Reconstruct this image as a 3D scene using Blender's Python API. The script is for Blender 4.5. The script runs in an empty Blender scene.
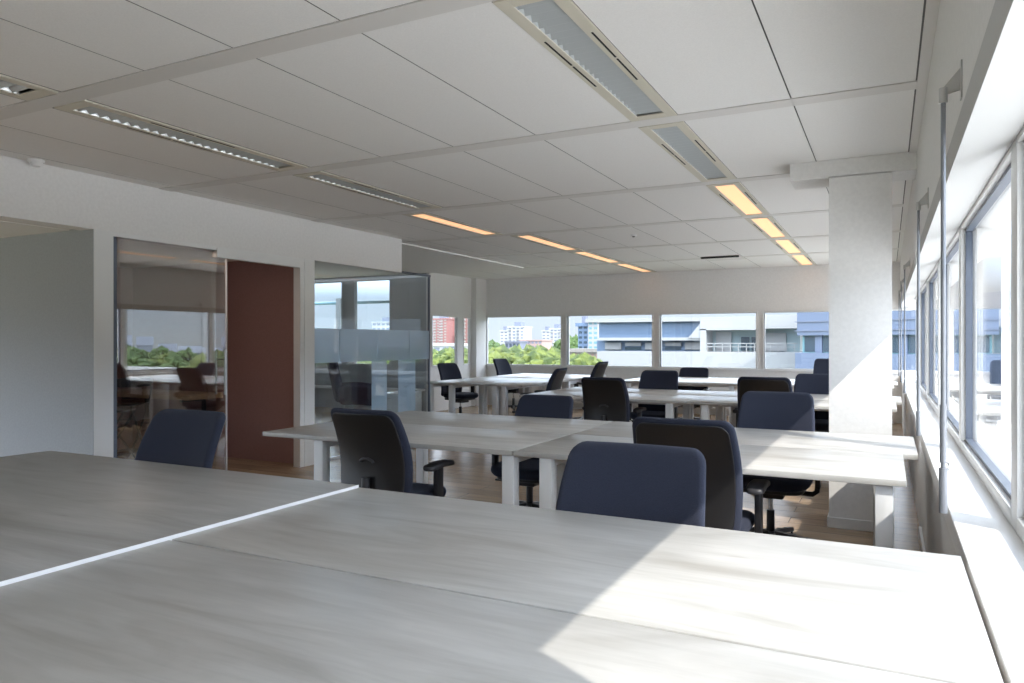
import bpy, bmesh, math, random
from mathutils import Vector, Matrix
random.seed(7)
S = bpy.context.scene
COL = S.collection
PI = math.pi

# ------------------------------------------------------------------ view
f_, VX, HY, EYE = 733.0, 888.0, 341.5, 1.325
hyp = math.hypot(VX-512, f_)
sy, cy = (VX-512)/hyp, f_/hyp
S.view_settings.view_transform = 'Standard'
S.view_settings.look = 'None'
S.view_settings.gamma = 1.0
S.view_settings.use_curve_mapping = False
S.view_settings.exposure = 1.12
try:
    S.cycles.use_denoising = True
    S.cycles.denoiser = 'OPENIMAGEDENOISE'
    S.cycles.max_bounces = 14
    S.cycles.diffuse_bounces = 8
    S.cycles.glossy_bounces = 6
    S.cycles.transparent_max_bounces = 24
    S.cycles.sample_clamp_indirect = 8.0
    S.cycles.caustics_reflective = False
    S.cycles.caustics_refractive = False
except Exception:
    pass
cd = bpy.data.cameras.new('camera'); cam = bpy.data.objects.new('camera', cd); COL.objects.link(cam)
cd.sensor_width = 36; cd.lens = f_/1024*36; cd.clip_start = .02; cd.clip_end = 3000
cam.location = (0, 0, EYE); cam.rotation_euler = (PI/2, 0, math.atan2(sy, cy))
S.camera = cam

def aty(px, py, y):
    u = (px-512)/f_; v = (HY-py)/f_
    k = y/(cy+u*sy)
    return ((-sy+u*cy)*k, y, EYE+v*k)

# ------------------------------------------------------------------ materials
M = {}
def mat(name, col, rough=.6, metal=0, spec=.5, **kw):
    m = bpy.data.materials.new(name); m.use_nodes = True
    b = m.node_tree.nodes['Principled BSDF']
    b.inputs['Base Color'].default_value = (*col, 1)
    b.inputs['Roughness'].default_value = rough
    b.inputs['Metallic'].default_value = metal
    b.inputs['Specular IOR Level'].default_value = spec
    M[name] = m
    return m
def nodes(m): return m.node_tree.nodes, m.node_tree.links, m.node_tree.nodes['Principled BSDF']
def noisy(name, c1, c2, scale=(1,1,1), nscale=5, rough=.6, detail=5, bump=0, spec=.5, lo=.35, hi=.65, metal=0, dist=0):
    m = mat(name, c1, rough, metal, spec); n, l, b = nodes(m)
    tc = n.new('ShaderNodeTexCoord'); mp = n.new('ShaderNodeMapping'); mp.inputs['Scale'].default_value = scale
    nz = n.new('ShaderNodeTexNoise'); nz.inputs['Scale'].default_value = nscale; nz.inputs['Detail'].default_value = detail
    nz.inputs['Distortion'].default_value = dist
    r = n.new('ShaderNodeValToRGB'); r.color_ramp.elements[0].position = lo; r.color_ramp.elements[1].position = hi
    r.color_ramp.elements[0].color = (*c1, 1); r.color_ramp.elements[1].color = (*c2, 1)
    l.new(tc.outputs['Object'], mp.inputs[0]); l.new(mp.outputs[0], nz.inputs['Vector']); l.new(nz.outputs[0], r.inputs[0])
    l.new(r.outputs[0], b.inputs['Base Color'])
    if bump:
        bp = n.new('ShaderNodeBump'); bp.inputs['Strength'].default_value = bump; bp.inputs['Distance'].default_value = .01
        l.new(nz.outputs[0], bp.inputs['Height']); l.new(bp.outputs[0], b.inputs['Normal'])
    return m

noisy('wall_white', (.76,.75,.735), (.80,.79,.775), nscale=40, rough=.75, bump=.05)
noisy('wall_grey', (.36,.38,.40), (.39,.41,.43), nscale=60, rough=.8)
noisy('wall_brown', (.32,.19,.175), (.36,.215,.20), nscale=90, rough=.85)
noisy('tile', (.82,.81,.79), (.86,.85,.83), nscale=160, rough=.9, bump=.08)
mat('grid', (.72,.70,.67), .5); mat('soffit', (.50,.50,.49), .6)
mat('gap', (.16,.155,.15), .8)
mat('white_frame', (.78,.78,.77), .35)
mat('sill', (.82,.81,.79), .35)
mat('gasket', (.10,.12,.16), .4)
mat('leg_white', (.74,.75,.76), .35)
mat('edge_white', (.80,.80,.80), .4)
mat('housing', (.66,.62,.52), .45)
mat('reflector', (.80,.82,.82), .22, metal=.35)
mat('louver_white', (.50,.53,.54), .35)
mat('slot', (.015,.015,.015), .8)
mat('steel', (.55,.55,.54), .3, metal=.8)
mat('pole', (.22,.23,.25), .35, metal=.3)
mat('plastic', (.018,.018,.022), .38)
mat('plastic_grey', (.045,.045,.05), .4)
noisy('fabric', (.017,.021,.036), (.025,.029,.050), nscale=420, rough=.9, bump=.25, spec=.3)
fb = M['fabric'].node_tree.nodes['Principled BSDF']; fb.inputs['Sheen Weight'].default_value = .10; fb.inputs['Sheen Roughness'].default_value = .6; fb.inputs['Sheen Tint'].default_value = (.6,.65,.85,1)
mat('shell', (.013,.012,.0125), .38, spec=.5)
mat('chrome', (.6,.6,.6), .2, metal=1)
noisy('wing_fabric', (.018,.012,.030), (.035,.025,.05), nscale=200, rough=.9)
mat('concrete', (.86,.82,.76), .8)
mat('white_clad', (.30,.305,.31), .6)
noisy('street', (.14,.17,.09), (.22,.22,.18), nscale=.05, rough=.95)
mat('blue_clad', (.09,.14,.22), .5)
mat('blue_pale', (.12,.18,.28), .55)
mat('dark_glass', (.05,.075,.10), .1)
mat('teal_glass', (.14,.28,.32), .15)
mat('brick_pink', (.26,.10,.09), .8)
mat('row_pink', (.36,.25,.23), .8); mat('wing_shade_clad', (.135,.17,.25), .6); mat('cyan_glass', (.30,.40,.43), .2); mat('far_grey', (.20,.22,.26), .8)  # wing cladding: blue-grey carries the shade lying on the white wing
mat('brick_brown', (.36,.24,.19), .8)
mat('pale_render', (.26,.24,.22), .8)
mat('slate', (.16,.18,.24), .7)
noisy('leaf', (.04,.066,.012), (.125,.155,.028), nscale=1.1, rough=.8, bump=.6, lo=.4, hi=.6)
noisy('leaf_dark', (.035,.075,.02), (.09,.14,.035), nscale=2.0, rough=.85, bump=.6)
mat('bark', (.06,.045,.03), .9)
noisy('shelf_wood', (.48,.32,.18), (.58,.40,.24), scale=(1,8,8), nscale=4, rough=.5)
mat('black_metal', (.012,.012,.013), .35)
mat('blind_white', (.78,.78,.77), .5)
mat('tower_white', (.42,.42,.41), .6)

# desk wood: bleached oak, grain along the desk
def desk_wood(name, sc, g=1.0):
    m = mat(name, (.5,.46,.4), .34, spec=.5); n, l, b = nodes(m)
    tc = n.new('ShaderNodeTexCoord')
    def nz(scale, ns, det, dist=0):
        mp = n.new('ShaderNodeMapping'); mp.inputs['Scale'].default_value = scale
        a = n.new('ShaderNodeTexNoise'); a.inputs['Scale'].default_value = ns; a.inputs['Detail'].default_value = det
        a.inputs['Distortion'].default_value = dist
        l.new(tc.outputs['Object'], mp.inputs[0]); l.new(mp.outputs[0], a.inputs['Vector']); return a
    k = (lambda a, b_: (a, b_, 1)) if sc == 'x' else (lambda a, b_: (b_, a, 1))
    broad = nz(k(1.0, 5), 1.4, 5, 1.2); fine = nz(k(3.5, 38), 1.6, 6, .5); knots = nz(k(2.0, 9), 1.5, 2, .2)
    r1 = n.new('ShaderNodeValToRGB'); e = r1.color_ramp.elements
    e[0].position = .30; e[0].color = (.36*g,.345*g,.32*g,1); e[1].position = .68; e[1].color = (.53*g,.52*g,.50*g,1)
    x = r1.color_ramp.elements.new(.48); x.color = (.455*g,.445*g,.425*g,1)
    r2 = n.new('ShaderNodeValToRGB'); r2.color_ramp.elements[0].position = .35; r2.color_ramp.elements[0].color = (.94,.94,.94,1)
    r2.color_ramp.elements[1].position = .6; r2.color_ramp.elements[1].color = (1.02,1.02,1.02,1)
    r3 = n.new('ShaderNodeValToRGB'); r3.color_ramp.elements[0].position = .20; r3.color_ramp.elements[0].color = (.62,.56,.5,1)
    r3.color_ramp.elements[1].position = .29; r3.color_ramp.elements[1].color = (1,1,1,1)
    m1 = n.new('ShaderNodeMixRGB'); m1.blend_type = 'MULTIPLY'; m1.inputs[0].default_value = 1
    m2 = n.new('ShaderNodeMixRGB'); m2.blend_type = 'MULTIPLY'; m2.inputs[0].default_value = 1
    l.new(broad.outputs[0], r1.inputs[0]); l.new(fine.outputs[0], r2.inputs[0]); l.new(knots.outputs[0], r3.inputs[0])
    l.new(r1.outputs[0], m1.inputs[1]); l.new(r2.outputs[0], m1.inputs[2])
    l.new(m1.outputs[0], m2.inputs[1]); l.new(r3.outputs[0], m2.inputs[2]); l.new(m2.outputs[0], b.inputs['Base Color'])
    bp = n.new('ShaderNodeBump'); bp.inputs['Strength'].default_value = .06; bp.inputs['Distance'].default_value = .003
    l.new(fine.outputs[0], bp.inputs['Height']); l.new(bp.outputs[0], b.inputs['Normal'])
desk_wood('desk', 'x'); desk_wood('desk_y', 'y'); desk_wood('desk_left', 'x', .72)

# plank floor
m = mat('floor', (.3,.2,.12), .27, spec=.5); n, l, b = nodes(m)
tc = n.new('ShaderNodeTexCoord'); mp = n.new('ShaderNodeMapping'); mp.inputs['Scale'].default_value = (1,1,1)
br = n.new('ShaderNodeTexBrick'); br.inputs['Scale'].default_value = 1; br.inputs['Brick Width'].default_value = 1.3; br.inputs['Row Height'].default_value = .19
br.inputs['Mortar Size'].default_value = .002; br.inputs['Color1'].default_value = (.44,.32,.21,1); br.inputs['Color2'].default_value = (.35,.25,.165,1); br.inputs['Mortar'].default_value = (.12,.08,.05,1)
mp2 = n.new('ShaderNodeMapping'); mp2.inputs['Scale'].default_value = (1.2,14,1)
nz = n.new('ShaderNodeTexNoise'); nz.inputs['Scale'].default_value = 2; nz.inputs['Detail'].default_value = 6
rr = n.new('ShaderNodeValToRGB'); rr.color_ramp.elements[0].position=.3; rr.color_ramp.elements[0].color=(.78,.78,.78,1); rr.color_ramp.elements[1].position=.7
mx = n.new('ShaderNodeMixRGB'); mx.blend_type='MULTIPLY'; mx.inputs[0].default_value=1
l.new(tc.outputs['Object'], mp.inputs[0]); l.new(mp.outputs[0], br.inputs['Vector'])
l.new(tc.outputs['Object'], mp2.inputs[0]); l.new(mp2.outputs[0], nz.inputs['Vector']); l.new(nz.outputs[0], rr.inputs[0])
l.new(br.outputs[0], mx.inputs[1]); l.new(rr.outputs[0], mx.inputs[2]); l.new(mx.outputs[0], b.inputs['Base Color'])

def glass(name, tint, f0, frost=0.0, frost_col=(.8,.85,.9)):
    m = bpy.data.materials.new(name); m.use_nodes = True; n = m.node_tree.nodes; l = m.node_tree.links
    n.remove(n['Principled BSDF']); out = n['Material Output']
    g = n.new('ShaderNodeNewGeometry'); d = n.new('ShaderNodeVectorMath'); d.operation = 'DOT_PRODUCT'
    l.new(g.outputs['Incoming'], d.inputs[0]); l.new(g.outputs['Normal'], d.inputs[1])
    def mt(op, a, b_=None):
        q = n.new('ShaderNodeMath'); q.operation = op
        if hasattr(a, 'default_value'): l.new(a, q.inputs[0])
        else: q.inputs[0].default_value = a
        if b_ is not None:
            if hasattr(b_, 'default_value'): l.new(b_, q.inputs[1])
            else: q.inputs[1].default_value = b_
        return q.outputs[0]
    c_ = mt('ABSOLUTE', d.outputs['Value']); p = mt('POWER', mt('SUBTRACT', 1.0, c_), 5.0)
    fr = mt('ADD', mt('MULTIPLY', p, 1-f0), f0)
    t = n.new('ShaderNodeBsdfTransparent'); t.inputs[0].default_value = (*tint, 1)
    gl = n.new('ShaderNodeBsdfGlossy'); gl.inputs['Roughness'].default_value = 0.0; gl.inputs[0].default_value = (1,1,1,1)
    body = t.outputs[0]
    if frost:
        df = n.new('ShaderNodeBsdfDiffuse'); df.inputs[0].default_value = (*frost_col, 1)
        tl = n.new('ShaderNodeBsdfTranslucent'); tl.inputs[0].default_value = (*frost_col, 1)
        a = n.new('ShaderNodeMixShader'); a.inputs[0].default_value = .6; l.new(df.outputs[0], a.inputs[1]); l.new(tl.outputs[0], a.inputs[2])
        b2 = n.new('ShaderNodeMixShader'); b2.inputs[0].default_value = frost; l.new(t.outputs[0], b2.inputs[1]); l.new(a.outputs[0], b2.inputs[2])
        body = b2.outputs[0]
    mx = n.new('ShaderNodeMixShader'); l.new(fr, mx.inputs[0]); l.new(body, mx.inputs[1]); l.new(gl.outputs[0], mx.inputs[2])
    l.new(mx.outputs[0], out.inputs[0]); M[name] = m
glass('glass', (.985,.99,.99), .04)
glass('glass_booth', (.93,.93,.92), .125)
glass('glass_lounge', (.95,.975,.985), .04)
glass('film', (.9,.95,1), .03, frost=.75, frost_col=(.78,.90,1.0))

def emis(name, col, s):
    m = bpy.data.materials.new(name); m.use_nodes = True; n = m.node_tree.nodes; l = m.node_tree.links
    b = n['Principled BSDF']; b.inputs['Base Color'].default_value = (*col, 1)
    b.inputs['Emission Color'].default_value = (*col, 1); b.inputs['Emission Strength'].default_value = s; M[name] = m
emis('lit', (1.0,.56,.30), .46)
emis('fill_lamp_disc', (1.0,.80,.68), 24.0)  # glow of the fill lamp added inside the booth

# ------------------------------------------------------------------ mesh helpers
def bx(bm, x0, x1, y0, y1, z0, z1, bev=0, mi=0, seg=2, side=None):
    vs = [bm.verts.new(p) for p in ((x0,y0,z0),(x1,y0,z0),(x1,y1,z0),(x0,y1,z0),(x0,y0,z1),(x1,y0,z1),(x1,y1,z1),(x0,y1,z1))]
    fs = [bm.faces.new([vs[i] for i in q]) for q in ((3,2,1,0),(4,5,6,7),(0,1,5,4),(1,2,6,5),(2,3,7,6),(3,0,4,7))]
    for q, f in enumerate(fs): f.material_index = mi if side is None or q < 2 else side
    if bev:
        es = list({e for f in fs for e in f.edges})
        bmesh.ops.bevel(bm, geom=es, offset=bev, segments=seg, affect='EDGES', profile=.5)
    return vs
def cyl(bm, p0, p1, r0, r1=None, n=14):
    r1 = r0 if r1 is None else r1
    a, b = Vector(p0), Vector(p1); d = (b-a).normalized()
    t = Vector((0,0,1)) if abs(d.z) < .9 else Vector((1,0,0))
    u = d.cross(t).normalized(); v = d.cross(u)
    A = [bm.verts.new(a+(u*math.cos(k*2*PI/n)+v*math.sin(k*2*PI/n))*r0) for k in range(n)]
    B = [bm.verts.new(b+(u*math.cos(k*2*PI/n)+v*math.sin(k*2*PI/n))*r1) for k in range(n)]
    for k in range(n): bm.faces.new((A[k], A[(k+1)%n], B[(k+1)%n], B[k]))
    bm.faces.new(A[::-1]); bm.faces.new(B)
def tube(bm, pts, r, n=10):
    pts = [Vector(p) for p in pts]; rings = []
    for i, p in enumerate(pts):
        d = (pts[min(i+1, len(pts)-1)]-pts[max(i-1, 0)]).normalized()
        t = Vector((0,0,1)) if abs(d.z) < .9 else Vector((1,0,0))
        u = d.cross(t).normalized(); v = d.cross(u)
        rings.append([bm.verts.new(p+(u*math.cos(k*2*PI/n)+v*math.sin(k*2*PI/n))*r) for k in range(n)])
    for a, b in zip(rings, rings[1:]):
        for k in range(n): bm.faces.new((a[k], a[(k+1)%n], b[(k+1)%n], b[k]))
    bm.faces.new(rings[0][::-1]); bm.faces.new(rings[-1])
def poly(bm, pts, off):
    """a polygon given by 3-D points, thickened by the vector off"""
    o = Vector(off); A = [bm.verts.new(p) for p in pts]; B = [bm.verts.new(Vector(p)+o) for p in pts]; n = len(pts)
    bm.faces.new(A); bm.faces.new(B[::-1])
    for k in range(n): bm.faces.new((A[k], B[k], B[(k+1)%n], A[(k+1)%n]))
def rrect(w, h, r, n=6, m=9):
    out = []
    for cx, cy_, a0 in ((w/2-r, h/2-r, 0), (-w/2+r, h/2-r, PI/2), (-w/2+r, -h/2+r, PI), (w/2-r, -h/2+r, 1.5*PI)):
        for k in range(n): a = a0+k*PI/2/(n-1); out.append((cx+r*math.cos(a), cy_+r*math.sin(a)))
    res = []
    for k, p in enumerate(out):
        res.append(p)
        if k % n == n-1:
            q = out[(k+1) % len(out)]
            for t in range(1, m): res.append((p[0]+(q[0]-p[0])*t/m, p[1]+(q[1]-p[1])*t/m))
    return res
def pillow(bm, w, h, t, r, e, fn, caps=(1,.93,.8,.6,.4,.2)):
    """rounded slab w x h x t mapped to 3-D by fn(u, v, s)"""
    prof = [(-t/2, e, True)]
    rings = []
    def ring(inset, s, scale=1.0):
        o = rrect(w-2*inset, h-2*inset, max(r-inset, .004))
        return [bm.verts.new(fn(a*scale, b*scale, s)) for a, b in o]
    for k in caps[::-1]: rings.append(ring(e, -t/2, k))
    for k in range(1, 5):
        a = k*PI/2/5; rings.append(ring(e*(1-math.sin(a)), -t/2+e*(1-math.cos(a)) if e < t/2 else -t/2*math.cos(a)))
    rings.append(ring(0, 0))
    for k in range(4, 0, -1):
        a = k*PI/2/5; rings.append(ring(e*(1-math.sin(a)), t/2-e*(1-math.cos(a)) if e < t/2 else t/2*math.cos(a)))
    for k in caps: rings.append(ring(e, t/2, k))
    for A, B in zip(rings, rings[1:]):
        n = len(A)
        for k in range(n): bm.faces.new((A[k], A[(k+1)%n], B[(k+1)%n], B[k]))
    bm.faces.new(rings[0][::-1]); bm.faces.new(rings[-1])
def obj(name, bm, m, parent=None, smooth=False, angle=None):
    bmesh.ops.recalc_face_normals(bm, faces=bm.faces)
    me = bpy.data.meshes.new(name); bm.to_mesh(me); bm.free()
    for x in (m if isinstance(m, (list, tuple)) else [m]): me.materials.append(M[x])
    if smooth:
        for p in me.polygons: p.use_smooth = True
        me.set_sharp_from_angle(angle=math.radians(angle or 40))
    o = bpy.data.objects.new(name, me); COL.objects.link(o)
    if parent is not None: o.parent = parent
    return o
def B(): return bmesh.new()
def box(name, dims, m, parent=None, bev=0, smooth=False):
    bm = B(); bx(bm, *dims, bev=bev); return obj(name, bm, m, parent, smooth=bool(bev))
def tag(o, label, cat, group=None, kind=None):
    o['label'] = label; o['category'] = cat
    if group: o['group'] = group
    if kind: o['kind'] = kind
    return o
def thing(name, label, cat, loc=(0,0,0), rz=0, group=None):
    o = bpy.data.objects.new(name, None); COL.objects.link(o); o.location = loc; o.rotation_euler = (0,0,rz)
    o.empty_display_size = .1
    return tag(o, label, cat, group)
def struct(o, label=None, cat=None):
    o['kind'] = 'structure'
    if label: o['label'] = label
    if cat: o['category'] = cat
    return o
def dup(root, loc, rz=0, label=None, group=None, skip=()):
    r = root.copy(); COL.objects.link(r); r.location = loc; r.rotation_euler = (0,0,rz)
    if label: r['label'] = label
    if group: r['group'] = group
    for ch in list(root.children):
        if ch.name.split('.')[0] in skip: continue
        c = ch.copy(); COL.objects.link(c); c.parent = r
        for g in list(ch.children):
            q = g.copy(); COL.objects.link(q); q.parent = c
    return r

# ------------------------------------------------------------------ room dimensions
CZ = 2.622              # ceiling
XR = .175               # inner face of right wall
XG = .36                # window plane on the right
YF = 13.44              # far wall
YB = -3.6               # wall behind the camera
XL = -5.5               # glazed partition
XFL = -7.62             # far left outer wall
# floor
bm = B(); bx(bm, -11.2, .5, YB, YF, -.12, 0)
struct(obj('floor', bm, 'floor'), 'brown wooden plank floor of the office', 'floor')

# ceiling slab with bands, gaps and tiles
bandy = [2.385+1.84*k for k in range(-3, 7)]
bm = B(); bx(bm, XL, XR+.3, YB, YF, CZ+.12, CZ+.14)
bx(bm, -11.2, XL, 7.62, YF, CZ+.12, CZ+.14)
cl = struct(obj('ceiling', bm, 'gap'), 'suspended ceiling of large white tiles between metal bands', 'ceiling')
bm = B()
for y in bandy: bx(bm, XL, XR, y-.062, y+.062, CZ-.004, CZ+.02)
for y in bandy[6:]: bx(bm, XFL, XL, y-.062, y+.062, CZ-.004, CZ+.02)
bx(bm, XR-.045, XR, YB, YF, CZ-.012, CZ+.02)
obj('ceiling_bands', bm, 'grid', cl)
xs_seams = [XL, -5.33, -4.735, -4.13, -3.82, -3.17, -2.575, -1.97, -1.345, -1.07, -.46, XR-.05]
lightcols = {(-4.13, -3.82), (-1.345, -1.07)}
bm = B(); gb = B()
for k in range(len(bandy)-1):
    y0, y1 = bandy[k]+.067, bandy[k+1]-.067
    xx = list(xs_seams); lc_ = set(lightcols)
    if k == 5: xx[3:5] = [-4.415, -4.125]; lc_ = {(-4.415, -4.125), (-1.345, -1.07)}
    for a, b in zip(xx, xx[1:]):
        if (a, b) in lc_: continue
        bx(bm, a+.003, b-.003, y0, y1, CZ, CZ+.004, side=1); bx(gb, a-.01, b+.01, y0-.01, y1+.01, CZ+.0018, CZ+.02)
    if k >= 5:
        for a, b in ((-5.5,-6.1),(-6.1,-6.7),(-6.7,-7.3),(-7.3,XFL)):
            bx(bm, b+.003, a-.003, max(y0, 7.64), y1, CZ, CZ+.004, side=1); bx(gb, b-.01, a+.01, max(y0, 7.64), y1, CZ+.0018, CZ+.02)
bx(bm, XL, XR, YB, bandy[0]-.067, CZ, CZ+.02)
obj('ceiling_tiles', bm, ['tile', 'gap'], cl); obj('ceiling_backing', gb, 'gap', cl)

# ------------------------------------------------------------------ ceiling lights
def light_proto(lit, label):
    t = thing('ceiling_light', label, 'ceiling light', (0,0,0))
    L, W, w = 1.70, .272, .158
    bm = B()    # frame with opening
    bx(bm, -W/2, -w/2, 0, L, -.006, .02, bev=.002); bx(bm, w/2, W/2, 0, L, -.006, .02, bev=.002)
    bx(bm, -w/2, w/2, 0, .07, -.006, .02, bev=.002); bx(bm, -w/2, w/2, L-.075, L, -.006, .02, bev=.002)
    obj('housing', bm, 'housing', t)
    for s in (-1, 1):
        for a in (.42, .74):
            bm = B(); bx(bm, s*.108-.0045, s*.108+.0045, a, a+.30, -.0075, -.004); obj('air_slot', bm, 'slot', t)
    if lit:
        bm = B(); bx(bm, -w/2, w/2, .07, L-.075, .002, .008); obj('diffuser', bm, 'lit', t)
    else:
        bm = B(); n = 8; pts = []
        for k in range(n+1):
            a = PI*k/n; pts.append((-math.cos(a)*w/2, .055*math.sin(a)))
        for (xa, za), (xb, zb) in zip(pts, pts[1:]):
            v = [bm.verts.new(p) for p in ((xa,.07,za),(xb,.07,zb),(xb,L-.075,zb),(xa,L-.075,za))]; bm.faces.new(v)
        bx(bm, -w/2, w/2, .068, .07, 0, .055); bx(bm, -w/2, w/2, L-.075, L-.073, 0, .055)
        obj('reflector', bm, 'reflector', t, smooth=True, angle=60)
        bm = B(); cyl(bm, (0,.08,.03), (0,L-.085,.03), .008); obj('tube', bm, 'edge_white', t, smooth=True)
        bm = B()
        nb = 24
        for k in range(nb):
            y = .07+(L-.145)*(k+.5)/nb
            v = [(-w/2,y-.024,.018),(w/2,y-.024,.018),(w/2,y,-.002),(-w/2,y,-.002)]
            poly(bm, v, (0,.002,0)); v = [(-w/2,y+.024,.018),(w/2,y+.024,.018),(w/2,y,-.002),(-w/2,y,-.002)]; poly(bm, v, (0,.002,0))
        obj('louver', bm, 'louver_white', t)
    return t
off = light_proto(False, 'x'); on = light_proto(True, 'x')
used = {off.name: 0, on.name: 0}
def place_light(p, x, y, lab, grp):
    if used[p.name]: o = dup(p, (x,y,CZ), 0, lab, grp)
    else: o = p; p.location = (x,y,CZ); p['label'] = lab; p['group'] = grp; used[p.name] = 1
    return o
g1, g2 = 'louvred ceiling lights nearer the window wall', 'louvred ceiling lights nearer the glass booth'
names_r = ['louvred ceiling light cut by the top of the photo, above the near desks',
           'unlit louvred ceiling light ending beside the column beam',
           'largest lit orange ceiling light, next to the beam of the column',
           'lit orange ceiling light second of the lit ones in the window side row',
           'lit orange ceiling light second from the far wall in the window side row',
           'lit orange ceiling light touching the far wall, window side row']
names_l = ['unlit louvred ceiling light fully in view above the booth side of the room',
           'unlit ceiling light just before the longest lit one, booth side',
           'lit orange ceiling light, longest lit one, near the end of the white bulkhead',
           'lit orange ceiling light after the longest lit one in the booth side row',
           'lit orange ceiling light second from the far wall in the booth side row',
           'lit orange ceiling light nearest the far wall in the booth side row']
for k in range(6):
    y = bandy[3+k]+.07
    place_light(off if k < 2 else on, -1.2075, y, names_r[k], g1)
    place_light(off if k < 2 else on, -3.975 if k != 2 else -4.27, y, names_l[k], g2)
place_light(off, -3.975, bandy[2]+.07, 'unlit ceiling light of which only the end shows at the left edge', g2)
# small ceiling devices
t = thing('smoke_detector', 'small round white smoke detector on the ceiling above the corridor opening', 'smoke detector', (-5.42,3.11,CZ))
bm = B(); cyl(bm, (0,0,-.018), (0,0,0), .05, .055, 24); obj('base', bm, 'white_frame', t, smooth=True)
bm = B(); cyl(bm, (0,0,-.045), (0,0,-.018), .03, .042, 24); obj('sensor_head', bm, 'white_frame', t, smooth=True)
t = thing('presence_sensor', 'tiny round sensor in a ceiling tile between the two rows of lights', 'sensor', (-2.75,8.6,CZ))
bm = B(); cyl(bm, (0,0,-.02), (0,0,0), .03, .045, 20); obj('base', bm, 'white_frame', t, smooth=True)
bm = B(); cyl(bm, (0,0,-.03), (0,0,-.02), .012, .02, 16); obj('lens', bm, 'plastic_grey', t, smooth=True)
t = thing('ceiling_vent', 'flat ceiling air vent with a dark slot near the far wall', 'vent', (-2.27,11.6,CZ))
bm = B(); bx(bm, -.29,.29,-.29,.29,-.008,0, bev=.002); obj('plate', bm, 'grid', t)
bm = B(); bx(bm, -.28,.28,-.30,-.25,-.03,-.008); obj('slot', bm, 'slot', t)

# ------------------------------------------------------------------ right window wall
bays = [-3.04, -1.24, .56]+[.76+1.8*k for k in range(1, 7)]      # mullion lines
WZ0, WZ1 = .80, 1.915
bm = B()
bx(bm, XR, .53, YB, YF, 1.95, CZ+.02); bx(bm, .425, .53, YB, YF, 1.912, 1.95)        # upper wall, outer edge shades the sun
bx(bm, .20, .53, YB, YF, -.12, .745)          # below the sill
bx(bm, XR+.12, .53, YB, bays[0]-.1, .745, 1.9)
struct(obj('wall_right', bm, 'wall_white'), 'white window wall along the right side', 'wall')
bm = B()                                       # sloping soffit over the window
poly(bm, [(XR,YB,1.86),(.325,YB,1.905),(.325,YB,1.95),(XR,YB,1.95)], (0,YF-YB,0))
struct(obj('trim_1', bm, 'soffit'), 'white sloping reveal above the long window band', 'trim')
bm = B(); bx(bm, XR, .345, bays[0], YF, .747, .78, bev=.004); bx(bm, XR+.004, .20, bays[0], YF, .70, .747)
struct(obj('trim_2', bm, 'sill'), 'sunlit white windowsill running the length of the window wall', 'windowsill')
bm = B(); bx(bm, .185, .205, YB, 5.69, 0, .07)
struct(obj('baseboard_right', bm, 'white_frame'))
wn = 1
for k in range(len(bays)-1):
    y0, y1 = bays[k]+.055, bays[k+1]-.055
    fm = B()
    e = .045
    bx(fm, .325, .42, bays[k]-.055, bays[k]+.055, .78, 1.93, bev=.004)
    bx(fm, .325, .42, y0, y1, .775, .825, bev=.004); bx(fm, .325, .42, y0, y1, 1.89, 1.935, bev=.004)
    w = struct(obj('window_%d' % wn, fm, 'white_frame', smooth=True), None, None); wn += 1
    gm = B()
    for d in ((y0, y0+.014, .825, 1.89), (y1-.014, y1, .825, 1.89), (y0, y1, .825, .840), (y0, y1, 1.874, 1.89)):
        bx(gm, .345, .385, *d)
    obj('gasket', gm, 'gasket', w)
    pm = B(); bx(pm, .360, .366, y0+.012, y1-.012, .838, 1.878); obj('pane', pm, 'glass', w)

# crank poles
def pole_proto():
    t = thing('blind_crank', 'x', 'blind crank', (0,0,0), 0, 'blind cranks hanging along the window wall')
    bm = B(); bx(bm, -.004, 0, -.018, .018, 1.97, 2.07, bev=.001)
    poly(bm, [(-.002,-.004,2.055),(-.002,-.004,1.995),(-.045,-.004,1.985),(-.048,-.004,2.0)], (0,.008,0))
    obj('bracket', bm, 'steel', t)
    bm = B(); cyl(bm, (-.043,0,1.965), (-.043,0,2.005), .0105, n=16); obj('joint', bm, 'steel', t, smooth=True)
    bm = B(); cyl(bm, (-.043,0,1.15), (-.043,0,1.97), .0062, n=14); obj('rod', bm, 'pole', t, smooth=True)
    bm = B(); cyl(bm, (-.043,0,1.0), (-.043,0,1.155), .0085, n=14)
    cyl(bm, (-.043,0,.985), (-.043,0,1.0), .006, n=14)
    cyl(bm, (-.043,0,.865), (-.043,0,.985), .0105, .0105, n=14); obj('handle', bm, 'pole', t, smooth=True)
    bm = B(); tube(bm, [(-.043,0,1.01),(-.030,0,1.0),(-.030,0,.985),(-.043,0,.975)], .004); obj('hinge', bm, 'steel', t, smooth=True)
    return t
p = pole_proto()
pl = ['grey blind crank hanging nearest the camera, in front of the window', 'grey blind crank second from the camera, beside the column',
      'thin grey blind crank just past the column', 'thin blind crank second before the far wall', 'thin blind crank closest to the far wall']
for k, y in enumerate((2.28, 4.09, 7.4, 9.35, 11.1)):
    if k == 0: p.location = (XR,y,0); p['label'] = pl[0]
    else: dup(p, (XR,y,0), 0, pl[k])

# ------------------------------------------------------------------ column with beam
bm = B(); bx(bm, -.375, .025, 5.69, 6.04, 0, 2.5)
bx(bm, -.637, XR, 5.69, 6.04, 2.495, CZ-.002)
c_ = struct(obj('wall_column', bm, 'wall_white'), 'square white column with a short ceiling beam, lower half in sun', 'column')
bm = B(); bx(bm, -.387, .037, 5.678, 6.052, 0, .075, bev=.003); obj('baseboard', bm, 'white_frame', c_)

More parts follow.
